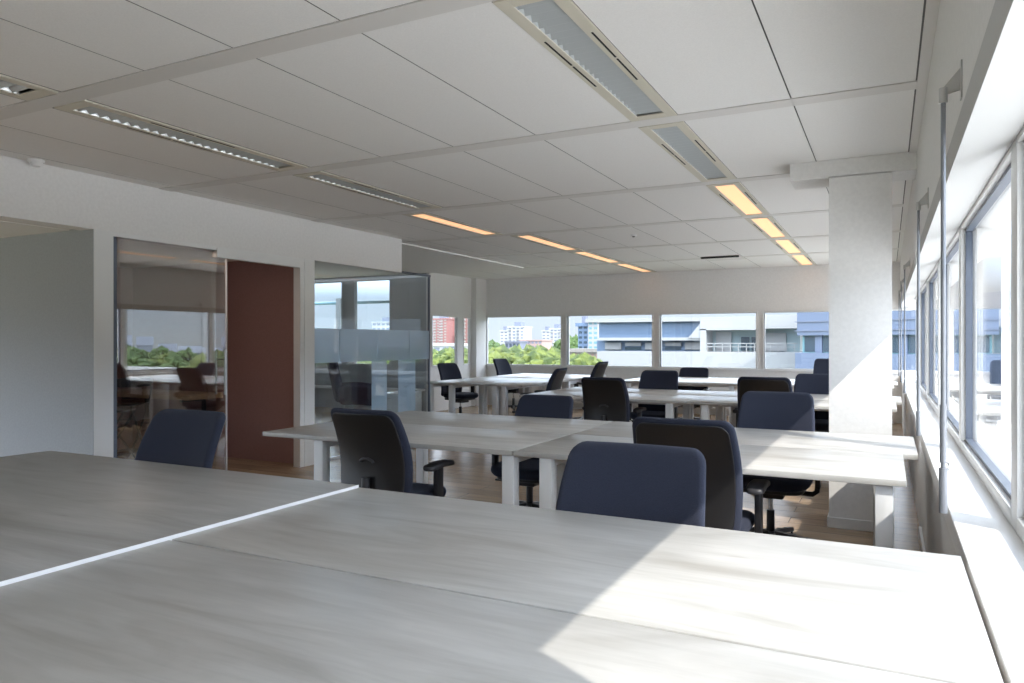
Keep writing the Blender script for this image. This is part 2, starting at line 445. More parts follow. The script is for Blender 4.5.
# ------------------------------------------------------------------ far wall with windows
wz0, wz1 = .855, 1.83
fx = [(-7.53,-5.80), (-5.67,-3.94), (-3.79,-2.07), (-1.93,-.20), (-.06,.40)]
bm = B()
bx(bm, XFL-.08, .53, YF, YF+.14, -.12, wz0); bx(bm, XFL-.08, .53, YF, YF+.14, wz1, CZ+.14)
xs = [XFL-.08]+[v for p_ in fx for v in p_]+[.53]
for a, b in zip(xs[::2], xs[1::2]): bx(bm, a, b, YF+.001, YF+.14, wz0, wz1)
struct(obj('wall_far', bm, 'wall_white'), 'far white wall above and below the band of windows', 'wall')
bm = B(); bx(bm, -7.5, XR, YF-.03, YF, wz0-.05, wz0-.02, bev=.003)
struct(obj('trim_3', bm, 'white_frame'), 'narrow white ledge under the far windows', 'windowsill')
for a, b in fx:
    fm = B(); e = .035 if a < -7 else .05
    for d in ((a-.03, a, wz0-.03, wz1+.03), (b, b+.03, wz0-.03, wz1+.03), (a, b, wz0-.03, wz0), (a, b, wz1, wz1+.03)):
        bx(fm, d[0], d[1], YF-.015, YF+.10, d[2], d[3], bev=.003)
    w = struct(obj('window_%d' % wn, fm, 'white_frame', smooth=True)); wn += 1
    pm = B(); bx(pm, a, b, YF+.04, YF+.046, wz0, wz1); obj('pane', pm, 'glass', w)
bm = B(); bx(bm, -7.62, -7.50, YF-.42, YF, 0, CZ)
struct(obj('trim_4', bm, 'wall_white'), 'narrow white pilaster in the far left corner', 'pilaster')
# low convector casing under the far windows
t = thing('convector', 'long low white convector casing under the far windows', 'radiator', (0,0,0))
bm = B(); bx(bm, -7.3, -.1, YF-.16, YF-.01, .12, .60, bev=.006); obj('casing', bm, 'white_frame', t, smooth=True)
bm = B()
for k in range(60): bx(bm, -7.25+k*.119, -7.17+k*.119, YF-.14, YF-.04, .598, .606)
obj('grille', bm, 'grid', t)
bm = B()
bm.free()
for x in (-7.0,-5.2,-3.6,-1.9,-.4): box('foot', (x-.03, x+.03, YF-.13, YF-.04, 0, .122), 'grid', t)

# ------------------------------------------------------------------ far left outer wall (two small windows)
lw = [(11.55,12.48), (12.70,13.0)]
bm = B()
bx(bm, XFL-.07, XFL, 11.47, YF, -.12, wz0); bx(bm, XFL-.07, XFL, 11.47, YF, wz1, CZ+.14)
ys = [11.47, 11.55, 12.48, 12.70, 13.0, YF]
for a, b in zip(ys[::2], ys[1::2]): bx(bm, XFL-.07, XFL-.002, a, b, wz0, wz1)
struct(obj('wall_left', bm, 'wall_white'), 'far left white wall with two small windows', 'wall')
for a, b in lw:
    fm = B(); e = .02
    for d in ((a, a+e, wz0, wz1), (b-e, b, wz0, wz1), (a+e, b-e, wz0, wz0+e), (a+e, b-e, wz1-e, wz1)):
        bx(fm, XFL-.05, XFL+.01, d[0], d[1], d[2], d[3], bev=.003)
    w = struct(obj('window_%d' % wn, fm, 'white_frame', smooth=True)); wn += 1
    pm = B(); bx(pm, XFL-.05, XFL-.044, a+e, b-e, wz0+e, wz1-e); obj('pane', pm, 'glass', w)
# lounge outer wall at y = 11.47 with two big windows
LY = 11.47
bm = B()
lxs = [(-10.95,aty(343,300,LY)[0]), (aty(353.5,300,LY)[0],aty(391,300,LY)[0])]
bx(bm, -11.5, XFL-.06, LY, LY+.1, -.12, .86); bx(bm, -11.5, XFL-.06, LY, LY+.1, 2.54, CZ+.14)
for a, b in ((-11.5,-10.95), (lxs[0][1],lxs[1][0]), (lxs[1][1],XFL-.06)): bx(bm, a, b, LY+.002, LY+.1, .86, 2.54)
bx(bm, -11.5, -11.2, 3.6, LY, -.12, CZ+.14)
struct(obj('wall_lounge', bm, 'wall_grey'), 'grey blue outer wall of the lounge behind the glass', 'wall')
for a, b in lxs:
    fm = B(); e = .03
    for d in ((a, a+e, .86, 2.54), (b-e, b, .86, 2.54), (a+e, b-e, .86, .86+e), (a+e, b-e, 2.54-e, 2.54)):
        bx(fm, d[0], d[1], LY-.01, LY+.08, d[2], d[3])
    w = struct(obj('window_%d' % wn, fm, 'wall_grey')); wn += 1
    pm = B(); bx(pm, a+e, b-e, LY+.04, LY+.046, .86+e, 2.54-e); obj('pane', pm, 'glass', w)
bm = B(); bx(bm, -11.1, -7.7, LY-.30, LY-.01, .40, .44, bev=.004); 
for x in (-11.0,-9.4,-7.8): bx(bm, x-.02, x+.02, LY-.28, LY-.01, 0, .40)
tag(obj('window_bench', bm, 'blind_white'), 'low pale ledge below the lounge windows behind the glass', 'bench')

# ------------------------------------------------------------------ back walls, corridor, bulkhead
bm = B()
bx(bm, XL-.15, .53, YB-.3, YB, -.12, CZ+.14)
struct(obj('wall_back', bm, 'wall_white'), 'white wall behind the camera', 'wall')
bm = B()
bx(bm, XL-.16, XL, YB, 7.65, 2.2, CZ+.14)
bw = struct(obj('wall_bulkhead', bm, 'wall_white'), 'long white bulkhead above the glazed partition and the corridor opening', 'wall')
# low ceiling behind the bulkhead
bm = B()
bx(bm, -11.2, XL-.16, YB, 3.60, 2.215, 2.30)
lc = struct(obj('ceiling_corridor', bm, 'grid'), 'lower ceiling of the corridor at the left edge', 'ceiling')
bm = B()
for k in range(12):
    for j in range(9): bx(bm, -11.2+k*.6+.004, -11.2+k*.6+.596-(.14 if k==9 else 0), YB+j*.8+.004, YB+j*.8+.796, 2.209, 2.216) if -11.2+k*.6+.6 < XL-.1 else None
obj('tiles', bm, 'tile', lc)
bm = B(); bx(bm, -8.4, XL-.16, 3.74, 5.985, 2.24, 2.32)
struct(obj('ceiling_booth', bm, 'tile'), 'low ceiling of the brown booth', 'ceiling')
bm = B(); bx(bm, -11.2, XL-.16, 6.24, LY, CZ-.02, CZ+.1)
struct(obj('ceiling_lounge', bm, 'tile'), 'ceiling of the lounge behind the glass', 'ceiling')
# corridor end wall (grey) and its side wall
bm = B(); bx(bm, -8.4, XL-.001, 3.586, 3.70, 0, 2.215); bx(bm, -11.2, -8.4, 3.60, 3.70, 0, 2.3)
struct(obj('wall_corridor', bm, 'wall_grey'), 'plain grey end wall of the corridor at the left edge', 'wall')
# booth walls
bm = B()
bx(bm, -8.5, -8.4, 3.70, 6.20, 0, 2.3); bx(bm, -8.4, XL-.02, 5.985, 6.03, 0, 2.3); bx(bm, -8.4, XL-.12, 3.70, 3.74, 0, 2.3)
struct(obj('wall_booth', bm, 'wall_brown'), 'reddish brown walls inside the glass booth', 'wall')
bm = B(); bx(bm, -11.2, XL-.005, 6.031, 6.05, 0, 2.6)
struct(obj('wall_divider', bm, 'wall_white'), 'white wall end between the booth and the lounge glass', 'wall')
# posts and frame of the booth glazing
bm = B()
bx(bm, XL-.12, XL+.006, 3.59, 3.73, 0, 2.2, bev=.003)
struct(obj('trim_5', bm, 'white_frame'), 'white post between the corridor opening and the booth glass', 'post')
bm = B()
bx(bm, XL-.10, XL+.006, 5.90, 6.055, 0, 2.2, bev=.003)
struct(obj('trim_6', bm, 'white_frame'), 'white post between the booth door and the lounge glass', 'post')
fm = B()
bx(fm, XL-.10, XL+.004, 3.73, 5.90, 2.165, 2.2)                       # header
bx(fm, XL-.09, XL-.002, 3.73, 3.755, 0, 2.165)
bx(fm, XL-.09, XL+.0, 5.84, 5.90, 0, 2.165)
w = struct(obj('window_%d' % wn, fm, 'white_frame'), 'fixed glass panel of the booth', 'glass partition'); wn += 1
pm = B(); bx(pm, XL-.035, XL-.025, 3.755, 4.78, .0, 2.165); obj('pane', pm, 'glass_booth', w)
bm = B(); bx(bm, XL-.05, XL-.01, 3.755, 3.79, 0, 2.165); obj('side_seal', bm, 'gasket', w)
dr = bpy.data.objects.new('door_1', None); COL.objects.link(dr); dr['kind'] = 'structure'; dr['label'] = 'sliding glass door of the booth standing open'; dr['category'] = 'door'
bm = B(); bx(bm, XL-.068, XL-.058, 3.86, 4.93, .02, 2.15); obj('pane', bm, 'glass_booth', dr)
bm = B(); bx(bm, XL-.071, XL-.055, 4.925, 4.935, .02, 2.15); obj('polished_edge', bm, 'edge_white', dr)
bm = B(); bx(bm, XL-.05, XL+.012, 4.76, 5.84, 2.10, 2.19, bev=.003); obj('track_cover', bm, 'white_frame', dr)
bm = B()
for z in (1.16, .92): cyl(bm, (XL-.058,4.86,z), (XL+.0,4.86,z), .007)
cyl(bm, (XL+.0,4.86,.83), (XL+.0,4.86,1.25), .011); obj('handle', bm, 'steel', dr, smooth=True)
bm = B()
for z in (1.16, .92): cyl(bm, (XL-.068,4.86,z), (XL-.12,4.86,z), .007)
cyl(bm, (XL-.12,4.86,.83), (XL-.12,4.86,1.25), .011); obj('handle', bm, 'steel', dr, smooth=True)
# lounge glazing: frameless panes with film band
w = bpy.data.objects.new('window_%d' % wn, None); COL.objects.link(w); wn += 1
struct(w, 'frameless glass partition of the lounge with a frosted band', 'glass partition')
gy = [6.058, 6.50, 7.20, 7.86, 8.33]
for a, b in zip(gy, gy[1:]):
    bm = B(); bx(bm, XL-.045, XL-.035, a+.003, b-.003, 0, 2.2); obj('pane', bm, 'glass_lounge', w)
    bm = B(); bx(bm, XL-.034, XL-.032, a+.003, b-.003, 1.09, 1.47); obj('frosted_band', bm, 'film', w)
for a, b, z1 in ((7.10, 7.40, 1.22), (7.64, 8.02, 1.24)):  # film strips standing in for pale reflections on the glass
    bm = B(); bx(bm, XL-.048, XL-.046, a, b, .02, z1); obj('painted_reflection', bm, 'film', w)
bm = B(); bx(bm, XL-.052, XL-.028, 8.32, 8.345, 0, 2.21); bx(bm, XL-.06, XL-.02, 7.65, 8.345, 2.2, 2.225); obj('edge_profile', bm, 'gasket', w)
bm = B(); bx(bm, XL-.055, XL-.025, 6.03, 8.345, 0, .03); obj('floor_rail', bm, 'steel', w)
# return panes of the lounge glass
w = bpy.data.objects.new('window_%d' % wn, None); COL.objects.link(w); wn += 1
struct(w, 'glass return of the lounge running away from the desks', 'glass partition')
for a, b in ((-7.6,-6.56), (-6.56,-5.55)):
    bm = B(); bx(bm, a+.003, b-.003, 8.335, 8.345, 0, 2.2); obj('pane', bm, 'glass_lounge', w)
    bm = B(); bx(bm, a+.003, b-.003, 8.346, 8.348, 1.09, 1.47); obj('frosted_band', bm, 'film', w)
bm = B(); bx(bm, -7.6, -5.55, 8.33, 8.35, 2.2, 2.23); obj('top_rail', bm, 'steel', w)

# ------------------------------------------------------------------ desks
def desk(x0, x1, y0, y1, z, label, group, grain='x', foot=.07, legs=None):
    cx, cy_ = (x0+x1)/2, (y0+y1)/2
    t = thing('office_desk', label, 'desk', (cx,cy_,0), 0, group)
    hx, hy = (x1-x0)/2-.002, (y1-y0)/2-.002
    th = .027
    bm = B(); bx(bm, -hx, hx, -hy, hy, z-th, z, bev=.0025, seg=2)
    obj('desktop', bm, 'desk' if grain == 'x' else 'desk_y', t, smooth=True)
    ix, iy = (.17, .06) if grain == 'x' else (.06, .06)
    s = foot/2; lx, ly = hx-ix, hy-iy
    for a in (-1, 1):
        for b in (-1, 1):
            px, py = a*lx, b*ly
            if legs: px = legs[0 if a < 0 else 1]-cx
            bm = B(); bx(bm, px-s, px+s, py-s, py+s, .012, z-th-.002, bev=.004)
            l_ = obj('leg', bm, 'leg_white', t, smooth=True)
            bm = B(); cyl(bm, (px,py,0), (px,py,.014), .022); obj('foot', bm, 'plastic', l_, smooth=True)
    bm = B()
    L0 = (legs[0]-cx) if legs else -lx; L1 = (legs[1]-cx) if legs else lx
    for b in (-1, 1): bx(bm, L0, L1, b*.16-.02, b*.16+.02, z-th-.035, z-th-.004)
    for a in (L0, L1): bx(bm, a-.025, a+.025, -ly+s, ly-s, z-th-.05, z-th-.004)
    obj('underframe', bm, 'leg_white', t)
    return t
G1, G2, G3, G4, G5 = ('near desks beside the windowsill', 'second block of desks', 'third block of desks', 'desks in front of the far wall', 'desks by the far left wall')
d1 = desk(-1.728, .164, 1.343, 2.14, .79, 'bleached wood desk at the near windowsill, half sunlit, behind the nearest desk', G1)
d2 = desk(-1.728, .164, .545, 1.339, .79, 'nearest bleached wood desk, cut by the bottom edge of the photo', G1)
# the larger left table, a touch higher, with a white edge band
t = desk(-3.61, -1.732, .30, 2.14, .798, 'large grey wood table at the near left with a white edge, slightly higher', G1)
t.children[0].data.materials[0] = M['desk_left']
bm = B(); bx(bm, .9385, .9405, -.92, .92, .771, .7983); obj('edge_band', bm, 'edge_white', t)
desk(-3.55, -1.757, 3.43, 4.235, .75, 'wooden desk ending in front of the brown booth door opening', G2, legs=(-3.11,-1.80))
desk(-1.755, .07, 3.43, 4.235, .75, 'sunlit wooden desk in the second block, edge facing the camera beside the column', G2, legs=(-1.58,-.015))
desk(-3.55, -1.757, 4.24, 5.045, .75, 'wooden desk nearest the lounge glass in the second block, far side', G2)
desk(-1.755, .138, 4.24, 5.045, .75, 'wooden desk touching the windowsill directly before the column', G2)
desk(-3.53, -1.732, 7.04, 7.845, .75, 'desk of the third block nearest the camera on its booth side', G3)
desk(-1.73, .07, 7.04, 7.845, .75, 'desk of the third block that passes behind the column, camera side', G3)
desk(-3.53, -1.732, 7.85, 8.655, .75, 'desk of the third block on its far side, booth end', G3)
desk(-1.73, .12, 7.85, 8.655, .75, 'desk of the third block on its far side, window end', G3)
desk(-3.53, -1.732, 10.25, 11.055, .75, 'pale desk in the block under the far windows, camera side, booth end', G4)
desk(-1.73, .07, 10.25, 11.055, .75, 'pale desk in the block under the far windows, camera side, window end', G4)
desk(-3.53, -1.732, 11.06, 11.865, .75, 'pale desk closest to the far windows, booth end', G4)
desk(-1.73, .12, 11.06, 11.865, .75, 'pale desk closest to the far windows, window end', G4)
desk(-5.88, -5.082, 8.70, 10.30, .75, 'bluish white desk nearest the lounge glass edge, beside the chair facing the window', G5, grain='y', legs=(-5.80,-5.44))
desk(-5.08, -4.28, 8.65, 10.25, .75, 'bluish white desk with its end facing the camera, by the far left corner', G5, grain='y', legs=(-4.72,-4.58))
desk(-5.88, -5.082, 10.305, 11.9, .75, 'far bluish desk along the left wall side of the corner block', G5, grain='y')
desk(-5.08, -4.28, 10.255, 11.85, .75, 'far bluish desk on the room side of the corner block', G5, grain='y')
# low pedestal under the corner desks
t = thing('drawer_pedestal', 'small pale drawer pedestal under the far left corner desk', 'drawer unit', (-6.55,9.05,0))
bm = B(); bx(bm, -.2, .2, -.28, .28, .05, .56, bev=.004); obj('body', bm, 'white_frame', t, smooth=True)
for k in range(3):
    bm = B(); bx(bm, -.19, .19, -.292, -.279, .07+k*.16, .22+k*.16, bev=.003); d_ = obj('drawer', bm, 'leg_white', t)
    bm = B(); bx(bm, -.06, .06, -.31, -.29, .165+k*.16, .175+k*.16); obj('handle', bm, 'steel', d_)
bm = B()
for a in (-.16,.16):
    for b in (-.24,.24): cyl(bm, (a-.01,b,.025), (a+.01,b,.025), .025); cyl(bm, (a,b,.02), (a,b,.055), .01)
obj('castors', bm, 'plastic', t)

# ------------------------------------------------------------------ office chair (faces +Y, origin on the floor under the seat)
def back_w(v):           # v 0..1 : width factor
    return 1-.085*((v-.45)/.55)**2
def back_fn(w, h, zb, yb):
    def fn(a, b, s):
        v = (b+h/2)/h; k = back_w(v)
        u = a*k; y = yb-.105*v**1.5+.030*math.sin(v*PI) + .045*(2*a/w)**2*(.5+.5*math.sin(v*PI)) + s
        return Vector((u, y, zb+b+h/2))
    return fn
def chair_proto():
    t = thing('office_chair', 'x', 'chair', (0,0,0))
    # seat
    bm = B()
    pillow(bm, .50, .49, .075, .13, .036, lambda a, b, s: Vector((a*(1-.10*max(0, -b)/.25), b, .455+s-.22*max(0, b-.15)**2*4 + .10*(abs(a)/.25)**3*.12)))
    obj('seat', bm, 'fabric', t, smooth=True, angle=80)
    bm = B(); pillow(bm, .42, .42, .03, .10, .014, lambda a, b, s: Vector((a, b-.01, .405+s))); obj('seat_pan', bm, 'plastic', t, smooth=True, angle=60)
    # backrest
    W, H = .490, .54
    bm = B(); fn = back_fn(W, H, .445, -.235)
    pillow(bm, W, H, .05, .048, .022, fn); obj('backrest', bm, 'fabric', t, smooth=True, angle=80)
    bm = B(); fn2 = back_fn(W, H, .445, -.235-.026)
    pillow(bm, W-.05, H-.05, .014, .045, .006, fn2); sh = obj('back_shell', bm, 'shell', t, smooth=True, angle=60)
    bm = B()
    pts = []
    for k in range(9):
        a = PI*k/8; p_ = fn2(-.045*math.cos(a), -.03+.022*math.sin(a), -.014); pts.append(p_)
    tube(bm, pts, .008); obj('lumbar_grip', bm, 'plastic_grey', sh, smooth=True)
    bm = B()
    tube(bm, [(0,-.05,.385),(0,-.20,.375),(0,-.285,.41),(0,-.288,.50),(0,-.282,.60)], .024, n=12); obj('back_bar', bm, 'plastic', t, smooth=True)
    # arms
    for s_ in (-1, 1):
        bm = B(); 
        tube(bm, [(s_*.16,.02,.385),(s_*.25,.02,.38),(s_*.275,.02,.40),(s_*.28,.02,.46)], .016, n=10)
        bx(bm, s_*.28-.015, s_*.28+.015, -.015, .055, .42, .635, bev=.007)
        a_ = obj('armrest', bm, 'plastic', t, smooth=True)
        bm = B(); pillow(bm, .085, .25, .03, .035, .013, lambda a, b, s: Vector((s_*.275+a, .035+b, .652+s-.012*abs(b)/.125*(1 if b < 0 else .6)))); obj('arm_pad', bm, 'plastic_grey', a_, smooth=True, angle=70)
    # mechanism
    bm = B(); bx(bm, -.09, .09, -.13, .11, .345, .395, bev=.012); m_ = obj('mechanism', bm, 'plastic', t, smooth=True)
    bm = B(); cyl(bm, (.09,.02,.365), (.24,.03,.36), .007); bx(bm, .20, .27, .01, .045, .352, .368, bev=.004); obj('lever', bm, 'plastic', m_, smooth=True)
    bm = B(); cyl(bm, (-.09,-.06,.365), (-.22,-.06,.362), .007); cyl(bm, (-.20,-.06,.363), (-.235,-.06,.362), .014); obj('tension_knob', bm, 'plastic', m_, smooth=True)
    bm = B(); cyl(bm, (0,0,.22), (0,0,.40), .014); obj('gas_spring', bm, 'chrome', t, smooth=True)
    # fixed base
    bm = B(); cyl(bm, (0,0,.07), (0,0,.255), .026, .024, 16); obj('column_sleeve', bm, 'plastic', t, smooth=True)
    bm = B(); cyl(bm, (0,0,.065), (0,0,.125), .045, .035, 20)
    for k in range(5):
        a = PI/2+k*2*PI/5+.3; c__, s__ = math.cos(a), math.sin(a)
        pts = [((.03+.27*q)*c__, (.03+.27*q)*s__, .112-.032*q) for q in (0,.33,.66,1)]
        for q0, q1, w0, w1 in zip(pts, pts[1:], (.026,.023,.020), (.023,.020,.015)):
            n_ = Vector((-s__, c__, 0)); P0, P1 = Vector(q0), Vector(q1); h_ = Vector((0,0,.014))
            vs = [P0-n_*w0-h_, P0+n_*w0-h_, P1+n_*w1-h_*.8, P1-n_*w1-h_*.8, P0-n_*w0*.7+h_, P0+n_*w0*.7+h_, P1+n_*w1*.7+h_*.8, P1-n_*w1*.7+h_*.8]
            vv = [bm.verts.new(v) for v in vs]
            for q in ((3,2,1,0),(4,5,6,7),(0,1,5,4),(1,2,6,5),(2,3,7,6),(3,0,4,7)): bm.faces.new([vv[i] for i in q])
    obj('star_base', bm, 'plastic_grey', t)
    for k in range(5):
        a = PI/2+k*2*PI/5+.3; x, y = .295*math.cos(a), .295*math.sin(a); tx, ty = -math.sin(a+.6), math.cos(a+.6)
        bm = B(); cyl(bm, (x,y,.045), (x,y,.085), .008)
        for q in (-1, 1): cyl(bm, (x+tx*q*.006,y+ty*q*.006,.0255), (x+tx*q*.024,y+ty*q*.024,.0255), .0255, .024, 16)
        obj('castor', bm, 'plastic', t, smooth=True)
    return t
proto = chair_proto()
LOW = ('star_base', 'castor', 'column_sleeve')
TOPZ = .985       # height of the top of the back in the prototype
first = [True]
def chair(px, yback, ztop, rz, label, group, x=None):
    """px: where the top of the back shows in the photo; yback: distance of the back"""
    X = aty(px, 341, yback)[0] if x is None else x
    o = None
    bx_, by_ = 0, -.35
    ox = X-(bx_*math.cos(rz)-by_*math.sin(rz)); oy = yback-(bx_*math.sin(rz)+by_*math.cos(rz))
    if first[0]: o = proto; o.location = (ox,oy,0); o.rotation_euler = (0,0,rz); first[0] = False; o['label'] = label; o['group'] = group; base = o
    else: o = dup(proto, (ox,oy,0), rz, label, group)
    dz = ztop-TOPZ
    for c in o.children:
        if not c.name.startswith(LOW): c.location.z = dz
    return o
GC = 'navy and black office chairs'
# the prototype is placed first at its standard height
chair(640, 2.37, TOPZ, PI, 'navy office chair facing the camera directly behind the nearest desks, widest back in view', GC)
chair(358, 3.17, .955, 0, 'black office chair seen from behind in front of the lounge glass, one armrest showing', GC)
chair(198, 2.42, 1.00, PI, 'dark navy office chair in front of the booth glass, behind the left table', GC)
chair(679, 3.20, .985, 0, 'large office chair seen from behind, touching the sunlight, behind the widest navy back', GC)
chair(778, 5.25, .985, PI, 'navy office chair facing the camera right before the column, corner of its back in sun', GC)
chair(549, 5.27, .905, PI, 'low navy office chair facing the camera on the far side of the second desk block', GC)
chair(601, 6.86, .970, 0, 'black office chair seen from behind at the middle of the third desk block', GC)
chair(661, 8.88, .97, PI, 'office chair facing the camera across the third desk block, middle one', GC)
chair(763, 6.80, 1.01, 0, 'black office chair seen from behind, partly hidden by the chair before the column', GC)
chair(818, 8.85, .965, PI, 'office chair facing the camera, half hidden by the column, lower of two there', GC)
chair(831, 12.2, 1.065, PI, 'office chair at the far windows peeking out beside the column, upper of two there', GC)
chair(695, 12.05, .90, PI, 'office chair facing the camera below the far windows', GC)
def side_chair(px, py, z, rz, label):
    d = (EYE-z)*f_/(py-HY); u = (px-512)/f_
    X, Y = (-sy*d+u*d*cy), (cy*d+u*d*sy)
    return chair(0, Y, z, rz, label, GC, x=X)
side_chair(564, 368, .975, PI/2+.1, 'office chair in profile facing the far left corner, nearer of the two leaning right')
side_chair(605, 361.5, 1.01, PI/2, 'office chair in profile facing left, farther of the two leaning right')
side_chair(445, 363, .965, -PI/2-.2, 'office chair facing right beside the two small windows')
side_chair(498, 358.5, 1.0, -PI/2-.1, 'office chair facing right in front of the wide window with the green trees')

# ------------------------------------------------------------------ added booth lamp, unseen, brightens the dark interior
t = thing('booth_fill_lamp', 'added round fill lamp in the booth ceiling, hidden by the door header', 'fill lamp', (-5.82,4.5,2.24))
bm = B(); cyl(bm, (0,0,-.012), (0,0,0), .10, n=28); obj('disc', bm, 'fill_lamp_disc', t, smooth=True)
# ------------------------------------------------------------------ booth furniture
bm = B(); bx(bm, -8.38, -6.80, 5.50, 5.98, .68, .74, bev=.003)
t = thing('wall_counter', 'thick pale wooden counter fixed to the brown booth wall', 'counter', (0,0,0))
obj('board', bm, 'shelf_wood', t, smooth=True)
bm = B()
for x in (-8.1,-7.1): bx(bm, x-.02, x+.02, 5.65, 5.98, .64, .68); bx(bm, x-.02, x+.02, 5.95, 5.98, .40, .64)
obj('bracket', bm, 'black_metal', t)
def stool_proto():
    t = thing('folding_bar_stool', 'x', 'bar stool', (0,0,0), 0, 'black folding bar stools in the booth')
    for s in (-1, 1):
        x = s*.19
        bm = B(); tube(bm, [(x,.24,.01),(x,.0,.36),(x,-.16,.62),(x,-.22,.80),(x,-.23,.93)], .011); obj('back_leg', bm, 'black_metal', t, smooth=True)
        x = s*.165
        bm = B(); tube(bm, [(x,-.22,.01),(x,.0,.34),(x,.17,.62)], .011); obj('front_leg', bm, 'black_metal', t, smooth=True)
    bm = B(); pillow(bm, .36, .32, .022, .06, .01, lambda a, b, s: Vector((a, b+.03, .635+s))); obj('seat', bm, 'plastic', t, smooth=True)
    bm = B(); pillow(bm, .38, .10, .02, .03, .009, lambda a, b, s: Vector((a, -.23-.25*(.19**2-a*a)+s, .885+b))); obj('backrest', bm, 'plastic', t, smooth=True)
    bm = B()
    cyl(bm, (-.19,.17,.11), (.19,.17,.11), .009); cyl(bm, (-.165,-.15,.11), (.165,-.15,.11), .009); cyl(bm, (-.165,.08,.46), (.165,.08,.46), .008)
    obj('footrest', bm, 'black_metal', t, smooth=True)
    return t
st = stool_proto(); st.location = (-7.42,5.13,0); st.rotation_euler = (0,0,-.95); st['label'] = 'black folding bar stool standing by the post edge of the booth glass'
dup(st, (-7.25,5.28,0), PI*.46, 'black folding bar stool under the wooden counter in the booth').location = (-7.45,5.2,0)
st.location = (-6.95,4.72,0)

# ------------------------------------------------------------------ lounge wing chair
t = thing('wing_chair', 'dark purple high-backed lounge chair behind the glass', 'armchair', (-8.0,9.9,0), -.9)
bm = B(); pillow(bm, .62, .60, .16, .12, .07, lambda a, b, s: Vector((a, b+.02, .36+s))); obj('seat', bm, 'wing_fabric', t, smooth=True, angle=80)
bm = B(); pillow(bm, .72, .78, .12, .16, .055, lambda a, b, s: Vector((a*(1-.12*(b+.39)/.78), -.34-.16*(b+.39)/.78+s+.55*a*a, .72+b-.02))); obj('backrest', bm, 'wing_fabric', t, smooth=True, angle=80)
for s_ in (-1, 1):
    bm = B(); pillow(bm, .66, .34, .10, .10, .045, lambda a, b, s: Vector((s_*(.35+s), a+.0, .45+b-.12*max(0, a)))); obj('armrest', bm, 'wing_fabric', t, smooth=True, angle=80)
for a in (-1, 1):
    for b in (-1, 1):
        bm = B(); cyl(bm, (a*.22,b*.22,.30), (a*.29,b*.29,0), .018, .012); obj('leg', bm, 'steel', t, smooth=True)

# ------------------------------------------------------------------ outside
bm = B(); bx(bm, -900, 900, -200, 1500, -14.5, -14.0)
struct(obj('ground', bm, 'street'), 'ground far below the windows', 'ground')
# our building below and roof terrace on the window side
bm = B(); bx(bm, .54, 20, -14, 21, -.75, -.5)
rt = struct(obj('terrace_slab', bm, 'concrete'), 'sunlit pale roof terrace outside the right windows', 'terrace')
t = thing('terrace_railing', 'white double-beam parapet at the end of the roof terrace', 'parapet', (0,0,0))
bm = B(); bx(bm, .6, 20, 19.4, 19.75, .02, .30, bev=.01); obj('beam', bm, 'white_clad', t)
bm = B(); bx(bm, .6, 20, 19.4, 19.75, -.42, -.16, bev=.01); obj('beam', bm, 'white_clad', t)
bm = B()
for k in range(12): bx(bm, .8+k*1.6, .95+k*1.6, 19.5, 19.65, -.5, .03)
obj('posts', bm, 'slate', t)

# long white neighbour building seen through the far windows
NY = 85.0
nb = thing('office_building', 'long white office building with shaded windows seen through the far windows', 'building', (0,0,0))
def quad(bm, px0, px1, py0, py1, y, depth=.5):
    a = aty(px0, py1, y); b = aty(px1, py1, y)
    zt = (aty(px0, py0, y)[2]+aty(px1, py0, y)[2])/2; zb = (a[2]+b[2])/2
    bx(bm, a[0], b[0], y, y+depth, zb, zt)
bm = B()
quad(bm, 597, 905, 352, 372, NY-3, 14); a = aty(597,352,NY-3); b = aty(905,352,NY-3)
bx(bm, a[0], b[0], NY-3, NY+11, -14, aty(700,371,NY-3)[2]); obj('parapet', bm, 'white_clad', nb)
bm = B(); quad(bm, 599, 702, 321, 338, NY, 8); obj('upper_cladding', bm, 'blue_clad', nb)
bm = B(); quad(bm, 597, 760, 317.5, 321.5, NY-.8, 10); obj('roof_edge', bm, 'white_clad', nb)
bm = B(); quad(bm, 597, 702, 337.5, 340.5, NY-1.2, 10); obj('ledge', bm, 'white_clad', nb)
bm = B(); quad(bm, 597, 702, 340, 352, NY+1, 8); obj('window_strip', bm, 'blue_pale', nb)
for k in range(5):
    bm = B(); quad(bm, 605+k*20, 621+k*20, 342.5, 346 if k % 2 else 349.5, NY+.5, .3); obj('sun_shade', bm, 'white_clad', nb)
    bm = B(); quad(bm, 605+k*20, 621+k*20, 347, 350, NY+.9, .3); obj('window', bm, 'dark_glass', nb)
bm = B()
P = [aty(702,317.5,NY-1), aty(702,352,NY-1), aty(690,338,NY-1), aty(698,325,NY-1)]
quad(bm, 700, 760, 317.5, 330, NY-1.5, 9); quad(bm, 700, 706, 329, 352, NY-1.5, 9)
obj('stair_block', bm, 'white_clad', nb)
bm = B(); poly(bm, [aty(688,338,NY-1.4), aty(703,338,NY-1.4), aty(703,320,NY-1.4)], (0,3,0)); obj('sloped_end', bm, 'white_clad', nb)
bm = B(); quad(bm, 706, 800, 329, 352, NY+2, 6); obj('glazed_front', bm, 'cyan_glass', nb)
bm = B(); quad(bm, 757, 905, 314, 328, NY-1, 9); obj('roof_slab', bm, 'white_clad', nb)
for a_, b_ in ((716,731),):
    bm = B(); quad(bm, a_, b_, 332, 351.5, NY+1.5, .4); obj('white_panel', bm, 'white_clad', nb)
for a_, b_ in ((741,749),(751.5,758)):
    bm = B(); quad(bm, a_, b_, 337, 350.5, NY+1.6, .4); obj('door', bm, 'dark_glass', nb)
bm = B(); quad(bm, 764, 786, 333, 351, NY+1.5, .4); obj('white_panel', bm, 'white_clad', nb)
